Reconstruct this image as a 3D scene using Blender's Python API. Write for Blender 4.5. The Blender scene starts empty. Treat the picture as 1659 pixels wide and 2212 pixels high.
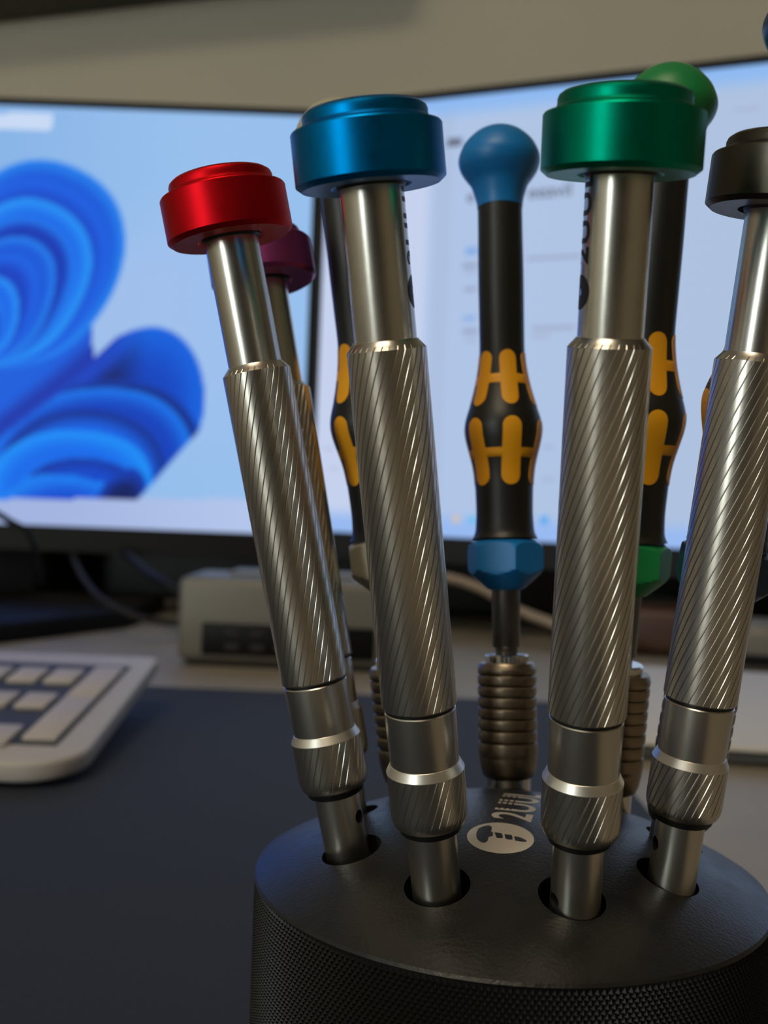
import bpy, bmesh, math, random
from math import sin, cos, pi, sqrt, radians
from mathutils import Vector, Matrix
random.seed(7)
C = bpy.context.scene.collection
SC = bpy.context.scene
MM = 0.001
EYE = 100.0          # camera height over the desk, mm

# ------------------------------------------------------------------ camera
F_PX = 2279.0
FW = Vector((0, 1, -0.007)).normalized()
RT0 = Vector((1, 0, 0)); UP0 = RT0.cross(FW)
R_ = 0.038
RT = RT0*cos(R_) + UP0*sin(R_)
UP = -RT0*sin(R_) + UP0*cos(R_)
cam_d = bpy.data.cameras.new('camera')
cam = bpy.data.objects.new('camera', cam_d); C.objects.link(cam)
cam_d.sensor_fit = 'HORIZONTAL'; cam_d.sensor_width = 36.0
cam_d.lens = F_PX/1659.0*36.0
cam_d.clip_start = 0.005; cam_d.clip_end = 20
cam_d.dof.use_dof = True
cam_d.dof.focus_distance = 0.137
cam_d.dof.aperture_fstop = cam_d.lens/1.5
m = Matrix((RT, UP, -FW)).transposed().to_4x4()
m.translation = Vector((0, 0, EYE*MM))
cam.matrix_world = m
SC.camera = cam

# ------------------------------------------------------------------ world, lamps, exposure
w = bpy.data.worlds.new('world'); SC.world = w; w.use_nodes = True
w.node_tree.nodes['Background'].inputs[0].default_value = (0.5, 0.45, 0.38, 1)
w.node_tree.nodes['Background'].inputs[1].default_value = 0.02
SC.view_settings.view_transform = 'Standard'; SC.view_settings.look = 'None'
SC.view_settings.exposure = 0.0; SC.view_settings.gamma = 1.0
SC.view_settings.use_curve_mapping = False
WINDOW_STRENGTH = 13.0
LAMP_STRENGTH = 8.5
SCREEN_STRENGTH = 1.0

# ------------------------------------------------------------------ helpers
def lin(c):
    return tuple(((v/255.0)/12.92 if v/255.0 <= 0.04045 else ((v/255.0+0.055)/1.055)**2.4) for v in c)

def mat(name, col, rough=0.5, metal=0.0, noise=0.0, nscale=400.0, bump=0.0, bscale=2000.0, aniso=0.0,
        emit=None, estr=0.0, spec=0.5, coat=0.0, stretch=None, rvar=0.0):
    mt = bpy.data.materials.new(name); mt.use_nodes = True
    nt = mt.node_tree; b = nt.nodes['Principled BSDF']
    c = (*col, 1)
    b.inputs['Base Color'].default_value = c
    b.inputs['Roughness'].default_value = rough
    b.inputs['Metallic'].default_value = metal
    b.inputs['Specular IOR Level'].default_value = spec
    if aniso: b.inputs['Anisotropic'].default_value = aniso
    if coat: b.inputs['Coat Weight'].default_value = coat
    if emit is not None:
        b.inputs['Emission Color'].default_value = (*emit, 1)
        b.inputs['Emission Strength'].default_value = estr
    if noise or bump or rvar:
        tc = nt.nodes.new('ShaderNodeTexCoord'); mp = nt.nodes.new('ShaderNodeMapping')
        nt.links.new(tc.outputs['Object'], mp.inputs[0])
        if stretch: mp.inputs['Scale'].default_value = stretch
    if noise or rvar:
        n = nt.nodes.new('ShaderNodeTexNoise'); n.inputs['Scale'].default_value = nscale
        n.inputs['Detail'].default_value = 6
        nt.links.new(mp.outputs[0], n.inputs['Vector'])
        if noise:
            r = nt.nodes.new('ShaderNodeValToRGB')
            r.color_ramp.elements[0].position = 0.3; r.color_ramp.elements[1].position = 0.7
            r.color_ramp.elements[0].color = tuple(max(0, v*(1-noise)) for v in col)+(1,)
            r.color_ramp.elements[1].color = tuple(min(1, v*(1+noise)) for v in col)+(1,)
            nt.links.new(n.outputs[0], r.inputs[0]); nt.links.new(r.outputs[0], b.inputs['Base Color'])
        if rvar:
            q = nt.nodes.new('ShaderNodeMapRange')
            q.inputs['From Min'].default_value = 0.3; q.inputs['From Max'].default_value = 0.7
            q.inputs['To Min'].default_value = rough-rvar; q.inputs['To Max'].default_value = rough+rvar
            nt.links.new(n.outputs[0], q.inputs[0]); nt.links.new(q.outputs[0], b.inputs['Roughness'])
    if bump:
        n2 = nt.nodes.new('ShaderNodeTexNoise'); n2.inputs['Scale'].default_value = bscale
        n2.inputs['Detail'].default_value = 3
        nt.links.new(mp.outputs[0], n2.inputs['Vector'])
        bp = nt.nodes.new('ShaderNodeBump'); bp.inputs['Strength'].default_value = bump
        bp.inputs['Distance'].default_value = 0.0002
        nt.links.new(n2.outputs[0], bp.inputs['Height']); nt.links.new(bp.outputs[0], b.inputs['Normal'])
    return mt

def attr_screen_mat(name, strength):
    mt = bpy.data.materials.new(name); mt.use_nodes = True
    nt = mt.node_tree; b = nt.nodes['Principled BSDF']
    a = nt.nodes.new('ShaderNodeAttribute'); a.attribute_name = 'col'
    b.inputs['Base Color'].default_value = (0.01, 0.01, 0.012, 1)
    b.inputs['Roughness'].default_value = 0.5
    b.inputs['Specular IOR Level'].default_value = 0.15
    nt.links.new(a.outputs['Color'], b.inputs['Emission Color'])
    b.inputs['Emission Strength'].default_value = strength
    return mt

def mesh_obj(name, verts, faces, material, parent=None, smooth=True, sharp=30, scale=MM):
    me = bpy.data.meshes.new(name)
    me.from_pydata([(v[0]*scale, v[1]*scale, v[2]*scale) for v in verts], [], faces)
    me.validate(); me.update()
    return link(name, me, material, parent, smooth, sharp)

def link(name, me, material, parent=None, smooth=True, sharp=30):
    if material is not None:
        me.materials.clear(); me.materials.append(material)
    if smooth:
        me.polygons.foreach_set('use_smooth', [True]*len(me.polygons))
        me.set_sharp_from_angle(angle=radians(sharp))
    o = bpy.data.objects.new(name, me); C.objects.link(o)
    if parent is not None: o.parent = parent
    return o

def bm_obj(name, bm, material, parent=None, smooth=False, sharp=30):
    me = bpy.data.meshes.new(name)
    bmesh.ops.recalc_face_normals(bm, faces=bm.faces)
    bmesh.ops.scale(bm, vec=(MM, MM, MM), verts=bm.verts)
    bm.to_mesh(me); bm.free()
    return link(name, me, material, parent, smooth, sharp)

def tag(o, label=None, cat=None, group=None, kind=None):
    if label: o['label'] = label
    if cat: o['category'] = cat
    if group: o['group'] = group
    if kind: o['kind'] = kind
    return o

def empty(name, M):
    o = bpy.data.objects.new(name, None); C.objects.link(o)
    o.empty_display_size = 0.01
    o.matrix_world = M
    return o

def lathe_data(prof, seg=96, cap_bottom=False, cap_top=False, closed=False):
    """prof: (s, r) list; s runs along Z."""
    V, Fc = [], []
    for s, r in prof:
        for k in range(seg):
            a = 2*pi*k/seg
            V.append((r*cos(a), r*sin(a), s))
    n = len(prof)
    for i in range(n-1 if not closed else n):
        j = (i+1) % n
        for k in range(seg):
            l = (k+1) % seg
            Fc.append((i*seg+k, i*seg+l, j*seg+l, j*seg+k))
    if cap_bottom: Fc.append(tuple(reversed(range(seg))))
    if cap_top: Fc.append(tuple((n-1)*seg+k for k in range(seg)))
    return V, Fc

def lathe(name, prof, material, parent, seg=96, cb=True, ct=True, sharp=30):
    """profile from low s to high s, outward normals"""
    V, Fc = lathe_data(prof, seg, cb, ct)
    return mesh_obj(name, V, Fc, material, parent, True, sharp)

def catmull(pts, sub=6):
    out = []
    n = len(pts)
    for i in range(n-1):
        p0 = pts[max(i-1, 0)]; p1 = pts[i]; p2 = pts[i+1]; p3 = pts[min(i+2, n-1)]
        for k in range(sub):
            t = k/sub
            out.append(tuple(0.5*((2*p1[j]) + (-p0[j]+p2[j])*t + (2*p0[j]-5*p1[j]+4*p2[j]-p3[j])*t*t
                       + (-p0[j]+3*p1[j]-3*p2[j]+p3[j])*t**3) for j in (0, 1)))
    out.append(pts[-1])
    return [(s, max(r, 0.01)) for s, r in out]

def box_bm(bm, c, s, M=None):
    g = bmesh.ops.create_cube(bm, size=1.0)
    vs = g['verts']
    bmesh.ops.scale(bm, vec=s, verts=vs)
    bmesh.ops.translate(bm, vec=c, verts=vs)
    if M is not None: bmesh.ops.transform(bm, matrix=M, verts=vs)
    return vs

def bevel_all(bm, w, seg=3, ang=30):
    es = [e for e in bm.edges if len(e.link_faces) == 2 and e.calc_face_angle(0) > radians(ang)]
    bmesh.ops.bevel(bm, geom=es, offset=w, segments=seg, profile=0.5, affect='EDGES')

def box(name, c, s, material, parent=None, bev=0.0, seg=2, M=None):
    bm = bmesh.new(); box_bm(bm, c, s)
    if bev: bevel_all(bm, bev, seg)
    if M is not None: bmesh.ops.transform(bm, matrix=M, verts=bm.verts)
    return bm_obj(name, bm, material, parent, smooth=bev > 0)

def tube(name, pts, r, material, parent=None, seg=12, sub=8):
    P = []
    n = len(pts)
    for i in range(n-1):
        p0 = pts[max(i-1, 0)]; p1 = pts[i]; p2 = pts[i+1]; p3 = pts[min(i+2, n-1)]
        for k in range(sub):
            t = k/sub
            P.append(Vector([0.5*((2*p1[j]) + (-p0[j]+p2[j])*t + (2*p0[j]-5*p1[j]+4*p2[j]-p3[j])*t*t
                     + (-p0[j]+3*p1[j]-3*p2[j]+p3[j])*t**3) for j in range(3)]))
    P.append(Vector(pts[-1]))
    V, Fc = [], []
    for i, p in enumerate(P):
        t = (P[min(i+1, len(P)-1)]-P[max(i-1, 0)]).normalized()
        a = t.cross(Vector((0, 0, 1)))
        if a.length < 0.05: a = t.cross(Vector((1, 0, 0)))
        a.normalize(); b = a.cross(t)
        for k in range(seg):
            q = p + a*r*cos(2*pi*k/seg) + b*r*sin(2*pi*k/seg)
            V.append(tuple(q))
    for i in range(len(P)-1):
        for k in range(seg):
            l = (k+1) % seg
            Fc.append((i*seg+k, i*seg+l, (i+1)*seg+l, (i+1)*seg+k))
    Fc.append(tuple(range(seg-1, -1, -1))); Fc.append(tuple((len(P)-1)*seg+k for k in range(seg)))
    return mesh_obj(name, V, Fc, material, parent, True, 60)

def ray(px, py):
    return (FW*F_PX + RT*(px-829.5) - UP*(py-1106)).normalized()
def at_plane(px, py, p0, n):
    """point (mm, desk coordinates) where the sight line meets a plane"""
    d = ray(px, py); o = Vector((0, 0, EYE)); n = Vector(n); p0 = Vector(p0)
    return o + d*((p0-o).dot(n)/d.dot(n))
def at_z(px, py, z): return at_plane(px, py, (0, 0, z), (0, 0, 1))

# ------------------------------------------------------------------ materials
M = {}
M['wall'] = mat('wall_paint', (0.58, 0.535, 0.435), 0.9, noise=0.04, nscale=3, bump=0.2, bscale=300)
M['ceiling'] = mat('ceiling_paint', (0.6, 0.58, 0.53), 0.9, noise=0.03, nscale=3)
M['floor'] = mat('floor_laminate', (0.16, 0.11, 0.07), 0.5, noise=0.25, nscale=12)
M['desk'] = mat('desk_laminate', (0.32, 0.28, 0.22), 0.5, noise=0.06, nscale=30, bump=0.1, bscale=900)
M['mat'] = mat('desk_mat_fabric', (0.019, 0.024, 0.038), 0.8, noise=0.12, nscale=900, bump=0.5, bscale=1600)
M['steel'] = mat('satin_steel', (0.62, 0.585, 0.52), 0.29, 1.0, noise=0.02, nscale=250)
M['steel_sleeve'] = mat('turned_steel', (0.62, 0.58, 0.51), 0.28, 1.0, noise=0.02, nscale=250)
M['steel_neck'] = mat('brushed_steel_neck', (0.66, 0.63, 0.57), 0.27, 1.0, noise=0.04, nscale=400)
M['polish'] = mat('polished_steel', (0.70, 0.67, 0.62), 0.12, 1.0)
M['ring'] = mat('satin_chamfer_steel', (0.84, 0.80, 0.73), 0.38, 1.0)
M['gun'] = mat('bronzed_gunmetal', (0.30, 0.24, 0.17), 0.36, 1.0, noise=0.08, nscale=300, bump=0.1, bscale=1500)
M['blade'] = mat('dark_blade_steel', (0.16, 0.15, 0.14), 0.36, 1.0)
M['rubber'] = mat('black_rubber', (0.006, 0.006, 0.006), 0.45)
M['handle'] = mat('black_handle_plastic', (0.012, 0.011, 0.009), 0.42, bump=0.15, bscale=2500)
M['inlay'] = mat('amber_soft_grip', (0.86, 0.37, 0.004), 0.5, bump=0.1, bscale=2500)
M['hole'] = mat('bore_black', (0.004, 0.004, 0.004), 0.7)
def anod(n, c, r=0.40): return mat('anodised_'+n, c, r, 1.0, bump=0.03, bscale=5000, noise=0.03, nscale=900, rvar=0.02)
M['red'] = anod('red', (0.62, 0.006, 0.012), 0.44)
M['blue'] = anod('blue', (0.0, 0.20, 0.52))
M['green'] = anod('green', (0.0, 0.27, 0.155))
M['black'] = anod('black', (0.075, 0.066, 0.052), 0.36)
M['purple'] = anod('purple', (0.42, 0.08, 0.30))
M['cap_blue'] = mat('blue_cap_plastic', (0.004, 0.19, 0.54), 0.42)
M['cap_green'] = mat('green_cap_plastic', (0.008, 0.22, 0.055), 0.42)
M['cap_white'] = mat('ivory_cap_plastic', (0.46, 0.42, 0.30), 0.45)
M['cap_navy'] = mat('navy_cap_plastic', (0.008, 0.035, 0.10), 0.35)
M['block'] = mat('black_anodised_block', (0.014, 0.0135, 0.013), 0.37, 0.2, noise=0.15, nscale=300, bump=0.30, bscale=2000, rvar=0.04, spec=0.6)
M['knurl'] = mat('black_knurled_metal', (0.012, 0.011, 0.010), 0.42, 0.4, spec=0.5)
M['print'] = mat('laser_mark_pale', (0.68, 0.61, 0.51), 0.5, bump=0.3, bscale=2600)
M['print_dark'] = mat('laser_mark_dark', (0.012, 0.012, 0.011), 0.5)
M['bezel'] = mat('black_bezel_plastic', (0.008, 0.007, 0.007), 0.5, spec=0.2)
M['dark_plastic'] = mat('dark_plastic', (0.006, 0.0055, 0.005), 0.6, spec=0.2)
M['hub'] = mat('grey_aluminium_case', (0.19, 0.175, 0.15), 0.5, 0.3)
M['port'] = mat('port_black', (0.004, 0.004, 0.004), 0.5, spec=0.2)
M['port_metal'] = mat('port_metal', (0.15, 0.14, 0.13), 0.3, 1.0)
M['kb'] = mat('pale_keyboard_plastic', (0.50, 0.46, 0.43), 0.45)
M['key'] = mat('pale_keycap', (0.52, 0.46, 0.41), 0.5)
M['kbwell'] = mat('keyboard_well_slate', (0.045, 0.05, 0.07), 0.6)
M['slab'] = mat('pale_laptop_shell', (0.62, 0.58, 0.53), 0.6)
M['laptop_shadow'] = mat('laptop_base_shadow', (0.10, 0.095, 0.09), 0.6, spec=0.2)  # dark grey paints in the shadow band below the slab's near edge
M['cable_beige'] = mat('beige_cable', (0.32, 0.24, 0.17), 0.5)
M['cable_black'] = mat('black_cable', (0.008, 0.008, 0.008), 0.6, spec=0.2)
M['brown'] = mat('reddish_brown_leather', (0.07, 0.03, 0.02), 0.5)
M['led'] = mat('red_led', (0.3, 0.01, 0.01), 0.4, emit=(1, 0.05, 0.04), estr=0.35)
M['shelf'] = mat('dark_shelf_wood', (0.05, 0.04, 0.03), 0.6, noise=0.2, nscale=20)
M['frame'] = mat('white_window_frame', (0.6, 0.6, 0.57), 0.5)
M['daylight'] = mat('window_daylight', (0.1, 0.1, 0.1), 0.5, emit=(0.90, 1.0, 0.98), estr=WINDOW_STRENGTH)
M['lamp'] = mat('lamp_diffuser', (0.5, 0.5, 0.5), 0.5, emit=(1.0, 0.83, 0.60), estr=LAMP_STRENGTH)
M['curtain_red'] = mat('terracotta_curtain', (0.34, 0.14, 0.09), 0.9)
M['cabinet'] = mat('added_cabinet_dark', (0.03, 0.022, 0.016), 0.6)  # for the unseen cabinet added to darken the steel's reflections

# ------------------------------------------------------------------ the room
RA = radians(-17)
RU = Vector((cos(RA), sin(RA), 0)); RV = Vector((-sin(RA), cos(RA), 0))
RM = Matrix((RU, RV, Vector((0, 0, 1)))).transposed().to_4x4()
BACK, REAR, SIDE, FLOOR, CEIL = 1200.0, -2300.0, 1900.0, -740.0, 1750.0
def rbox(name, c, s, material, parent=None, bev=0):
    return box(name, c, s, material, parent, bev, M=RM)
HT = CEIL-FLOOR; ZC = (CEIL+FLOOR)/2; YC = (BACK+REAR)/2; DEP = BACK-REAR
tag(rbox('wall_back', (0, BACK+50, ZC), (2*SIDE+200, 100, HT), M['wall']), kind='structure')
tag(rbox('wall_left', (-SIDE-50, YC, ZC), (100, DEP, HT), M['wall']), kind='structure')
tag(rbox('wall_right', (SIDE+50, YC, ZC), (100, DEP, HT), M['wall']), kind='structure')
tag(rbox('floor', (0, YC, FLOOR-50), (2*SIDE+200, DEP+200, 100), M['floor']), kind='structure')
tag(rbox('ceiling', (0, YC, CEIL+50), (2*SIDE+200, DEP+200, 100), M['ceiling']), kind='structure')
# rear wall with a window opening
WX0, WX1, WZ0, WZ1 = -1330.0, -880.0, -150.0, 1250.0
bm = bmesh.new()
for c, s in ((((-SIDE+WX0)/2, REAR-50, ZC), (WX0+SIDE, 100, HT)), (((SIDE+WX1)/2, REAR-50, ZC), (SIDE-WX1, 100, HT)),
             (((WX0+WX1)/2, REAR-50, (FLOOR+WZ0)/2), (WX1-WX0, 100, WZ0-FLOOR)),
             (((WX0+WX1)/2, REAR-50, (CEIL+WZ1)/2), (WX1-WX0, 100, CEIL-WZ1))):
    box_bm(bm, c, s, None)
bmesh.ops.transform(bm, matrix=RM, verts=bm.verts)
tag(bm_obj('wall_rear', bm, M['wall']), kind='structure')
wf = None
bm = bmesh.new()
for c, s in (((WX0+15, REAR-40, (WZ0+WZ1)/2), (30, 60, WZ1-WZ0)), ((WX1-15, REAR-40, (WZ0+WZ1)/2), (30, 60, WZ1-WZ0)),
             (((WX0+WX1)/2, REAR-40, WZ0+15), (WX1-WX0, 60, 30)), (((WX0+WX1)/2, REAR-40, WZ1-15), (WX1-WX0, 60, 30)),
             (((WX0+WX1)/2, REAR-40, 500), (WX1-WX0, 50, 24))):
    box_bm(bm, c, s, None)
bmesh.ops.transform(bm, matrix=RM, verts=bm.verts)
wf = tag(bm_obj('window_1', bm, M['frame']), kind='structure')
rbox('window_pane', ((WX0+WX1)/2, REAR-72, (WZ0+WZ1)/2), (WX1-WX0-2, 6, WZ1-WZ0-2), M['daylight'], wf)

# ceiling lamp (behind and above the viewer)
lx, ly = -200.0, -900.0
lp = empty('ceiling_lamp', Matrix.Translation(RM @ Vector((lx, ly, CEIL))*MM))
tag(lp, 'square warm ceiling lamp behind the viewer', 'lamp')
def local_box(name, c, s, material, parent, bev=0, rot=None):
    bm = bmesh.new(); box_bm(bm, c, s)
    if bev: bevel_all(bm, bev)
    if rot is not None: bmesh.ops.transform(bm, matrix=rot, verts=bm.verts)
    return bm_obj(name, bm, material, parent, smooth=bev > 0)
local_box('lamp_housing', (0, 0, -15), (820, 820, 30), M['frame'], lp, 4)
local_box('diffuser', (0, 0, -38), (760, 760, 14), M['lamp'], lp, 3)

# dark shelf high on the back wall
sh = tag(rbox('wall_shelf', (-930, BACK-60, 738), (1180, 118, 26), M['shelf'], None, 2),
         'dark shelf board on the wall above the left monitor', 'shelf')

# unseen tall cabinet, added so the steel reflects a dark band
wd = empty('added_wardrobe', RM @ Matrix.Translation(Vector((60, REAR+300, FLOOR))*MM))
tag(wd, 'unseen tall dark cabinet added behind the viewer for dark reflections in the steel', 'added_wardrobe')
def wbox(name, c, s, material, parent, bev=0): return local_box(name, c, s, material, parent, bev)
wbox('carcass', (0, 0, 1050), (1560, 590, 2090), M['cabinet'], wd, 3)
for k in range(3):
    d_ = wbox('door', (-520+520*k, 306, 1060), (510, 20, 2030), M['cabinet'], wd, 3)
    wbox('handle', (-520+520*k+200, 326, 1050), (12, 20, 200), M['polish'], d_, 3)

# ------------------------------------------------------------------ desk
dk = empty('desk', Matrix.Translation(Vector((0, 0.35, -0.025))))
tag(dk, 'beige laminate desk top under the monitors', 'desk')
local_box('desk_top', (-30, 0, 12.5), (1460, 1300, 25), M['desk'], dk, 2)
for sx in (-1, 1):
    for sy in (-1, 1):
        local_box('desk_leg', (-30+sx*690, sy*600, -357), (50, 50, 714), M['frame'], dk, 3)

MAT_R = 89.0; MAT_F = 541.0
dm = box('desk_mat', ((-620+MAT_R)/2, (60+MAT_F)/2-60, 1.2), (MAT_R+620, MAT_F-60+120, 2.3), M['mat'], None, 1.0,
         M=Matrix.Rotation(radians(-0.4), 4, 'Z'))
tag(dm, 'dark navy desk mat lying under the tool holder', 'desk mat')
MZ = 2.35

# ------------------------------------------------------------------ tool holder (domed block)
BX, BY, BZ, BR, BH = 20.80, 160.19, -54.94+EYE, 38.25, 9.667
RHO = (BR*BR+BH*BH)/(2*BH); OZ = BZ+BH-RHO
RH, PH0 = 25.46, -2.76
def dome_z(x, y): return OZ+sqrt(max(RHO*RHO-(x-BX)**2-(y-BY)**2, 0))
def hole_pt(k):
    a = PH0+k*2*pi/9
    x, y = BX+RH*cos(a), BY+RH*sin(a)
    return Vector((x, y, dome_z(x, y))), a
hold = empty('tool_holder', Matrix.Translation(Vector((BX, BY, MZ))*MM))
tag(hold, 'round black tool holder with a domed top and knurled side', 'tool holder')
LZ = MZ
# dome cap solid
prof = []
zb = BZ-0.55
prof.append((zb-LZ-22, BR-1.0)); prof.append((zb-LZ, BR-1.0)); prof.append((zb-LZ+0.05, BR-0.05)); prof.append((BZ-0.35-LZ, BR+0.02))
for i in range(0, 33):
    r = (BR-0.25)*(1-i/32)
    prof.append((OZ+sqrt(RHO*RHO-r*r)-LZ - (0.08 if i == 0 else 0), max(r, 0.02)))
V, Fc = lathe_data(prof, 192, True, True)
body = mesh_obj('domed_top', V, Fc, M['block'], hold, True, 25)
# hole cutters
DEPTH = 14.0; HR = 4.38
TILT = 0.19
bmc = bmesh.new()
for k in range(9):
    p, a = hole_pt(k)
    ax = Vector((cos(a)*TILT, sin(a)*TILT, 1)).normalized()
    base = p-Vector((BX, BY, LZ))
    Mx = Matrix.Translation(base - ax*(DEPTH-15)/1.0 + ax*0) @ ax.to_track_quat('Z', 'Y').to_matrix().to_4x4()
    # cylinder spans -DEPTH..+8 about the surface point
    L = DEPTH+8
    Mx = Matrix.Translation(base + ax*((8-DEPTH)/2)) @ ax.to_track_quat('Z', 'Y').to_matrix().to_4x4()
    bmesh.ops.create_cone(bmc, cap_ends=True, segments=64, radius1=HR, radius2=HR, depth=L, matrix=Mx)
cut = bm_obj('cutter', bmc, M['hole'], hold)
def apply_boolean(o, cutter, sharp=25):
    md = o.modifiers.new('b', 'BOOLEAN'); md.operation = 'DIFFERENCE'; md.solver = 'EXACT'; md.object = cutter
    bpy.context.view_layer.update()
    dg = bpy.context.evaluated_depsgraph_get()
    me = bpy.data.meshes.new_from_object(o.evaluated_get(dg))
    o.modifiers.clear(); o.data = me
    me.polygons.foreach_set('use_smooth', [True]*len(me.polygons))
    me.set_sharp_from_angle(angle=radians(sharp))
    bpy.data.objects.remove(cutter, do_unlink=True)
apply_boolean(body, cut)
# knurled band
NK = 280; rows = int((zb-4-MZ-4)/0.58)
V, Fc = [], []
zt = zb-0.15-LZ
for i in range(rows+1):
    z = zt-0.58*i
    for k in range(2*NK):
        a = pi*k/NK
        e = (i+k) % 2
        r = BR-0.05 if e == 0 else BR-0.45
        if i == 0 or i == rows: r = BR-0.42
        V.append((r*cos(a), r*sin(a), z))
n = 2*NK
for i in range(rows):
    for k in range(n):
        l = (k+1) % n
        a, b, c, d = i*n+k, (i+1)*n+k, (i+1)*n+l, i*n+l
        if (i+k) % 2 == 0: Fc += [(a, b, d), (b, c, d)]
        else: Fc += [(a, b, c), (a, c, d)]
kn = mesh_obj('knurled_side', V, Fc, M['knurl'], hold, False)
lathe('foot_ring', [(0.0, BR-2.5), (0.0, BR-1.2), (1.0, BR-0.4), (zt-0.58*rows-0.1, BR-0.4), (zt-0.58*rows, BR-1.2)], M['block'], hold, 192)

# ---- prints on the dome
def to_dome(verts2, dz=0.03):
    return [(x-BX, y-BY, dome_z(x, y)+dz-LZ) for x, y in verts2]
def poly_on_dome(name, polys, holes_as_dark, material, parent, dz):
    bm = bmesh.new()
    for P in polys:
        bm.faces.new([bm.verts.new((x, y, 0)) for x, y in P])
    bmesh.ops.triangulate(bm, faces=bm.faces)
    for _ in range(2):
        bmesh.ops.subdivide_edges(bm, edges=bm.edges[:], cuts=1, use_grid_fill=True)
    for v in bm.verts:
        v.co.z = dome_z(v.co.x, v.co.y)+dz-LZ; v.co.x -= BX; v.co.y -= BY
    bmesh.ops.recalc_face_normals(bm, faces=bm.faces)
    if sum(f.normal.z for f in bm.faces) < 0: bmesh.ops.reverse_faces(bm, faces=bm.faces)
    me = bpy.data.meshes.new(name); bmesh.ops.scale(bm, vec=(MM,)*3, verts=bm.verts)
    bm.to_mesh(me); bm.free()
    return link(name, me, material, parent, True, 60)
EX, EY, ER = 18.15, 148.45, 4.70
emb = poly_on_dome('emblem_print', [[(EX+ER*cos(2*pi*k/72), EY+ER*sin(2*pi*k/72)) for k in range(72)]], 0, M['print'], hold, 0.03)
emb['label'] = 'pale round emblem with a dark screw shape'
def epx(pts):  # emblem drawing, units of its own radius
    out = []
    for u, v in pts:
        x = (u-838)/432.0; y = -(v-943)/195.0
        out.append((EX+ER*x+0.06*ER*y, EY+ER*y-0.06*ER*x))
    return out
shapes = [[(530, 900), (560, 840), (620, 810), (690, 795), (730, 805), (737, 835), (728, 862), (720, 875), (742, 888), (745, 925), (730, 943), (690, 950), (678, 965), (672, 995), (650, 1015), (615, 1025), (570, 1010), (535, 975), (526, 935)],
          [(765, 890), (800, 893), (860, 903), (868, 930), (865, 960), (820, 964), (785, 958)],
          [(892, 910), (985, 918), (992, 945), (990, 975), (940, 978), (900, 968)],
          [(1015, 932), (1080, 938), (1130, 955), (1170, 977), (1165, 992), (1090, 994), (1022, 985)]]
poly_on_dome('emblem_screw', [list(reversed(epx(s))) for s in shapes], 0, M['block'], emb, 0.05)

def text_mesh(txt, size, off=0.0, spacing=1.0):
    cu = bpy.data.curves.new('t', 'FONT'); cu.body = txt; cu.size = size; cu.offset = off
    cu.resolution_u = 6; cu.space_character = spacing; cu.fill_mode = 'FRONT' if hasattr(cu, 'fill_mode') else cu.fill_mode
    cu.dimensions = '2D'
    o = bpy.data.objects.new('t', cu); C.objects.link(o)
    bpy.context.view_layer.update()
    me = bpy.data.meshes.new_from_object(o.evaluated_get(bpy.context.evaluated_depsgraph_get()))
    bpy.data.objects.remove(o, do_unlink=True)
    return me
def glyph_bm(txt, size, off, spacing=1.0, cuts=1):
    me = text_mesh(txt, size, off, spacing)
    bm = bmesh.new(); bm.from_mesh(me)
    bmesh.ops.remove_doubles(bm, verts=bm.verts, dist=1e-5*size)
    bmesh.ops.triangulate(bm, faces=bm.faces)
    for _ in range(cuts):
        es = [e for e in bm.edges if e.calc_length() > size*0.12]
        if es: bmesh.ops.subdivide_edges(bm, edges=es, cuts=1); bmesh.ops.triangulate(bm, faces=bm.faces)
    return bm
def holder_text():
    th = radians(14)           # reading runs away from the viewer, letter tops point left
    rd = Vector((sin(th), cos(th))); upv = Vector((-cos(th), sin(th)))
    bm = glyph_bm('2UUL', 8.0, 0.13, 1.06, 3)
    org = Vector((23.0, 153.6))
    for v in bm.verts:
        q = org + rd*v.co.x*0.88 + upv*v.co.y*1.03
        v.co = Vector((q.x-BX, q.y-BY, dome_z(q.x, q.y)+0.03-LZ))
    bmesh.ops.recalc_face_normals(bm, faces=bm.faces)
    if sum(f.normal.z for f in bm.faces) < 0: bmesh.ops.reverse_faces(bm, faces=bm.faces)
    me = bpy.data.meshes.new('lettering'); bmesh.ops.scale(bm, vec=(MM,)*3, verts=bm.verts)
    bm.to_mesh(me); bm.free()
    o = link('lettering', me, M['print'], hold, True, 60)
    # thread-like cuts across the tops of the letters U
    P = []
    for t in (3.3, 4.15, 5.0):
        a = org+rd*4.6*0.88*1.1+upv*t; b = org+rd*15.2*0.88+upv*(t+0.0)
        P.append([(a.x, a.y), (b.x, b.y), (b.x+upv.x*0.3, b.y+upv.y*0.3), (a.x+upv.x*0.3, a.y+upv.y*0.3)])
    poly_on_dome('thread_cuts', P, 0, M['block'], o, 0.05)
holder_text()

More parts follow.
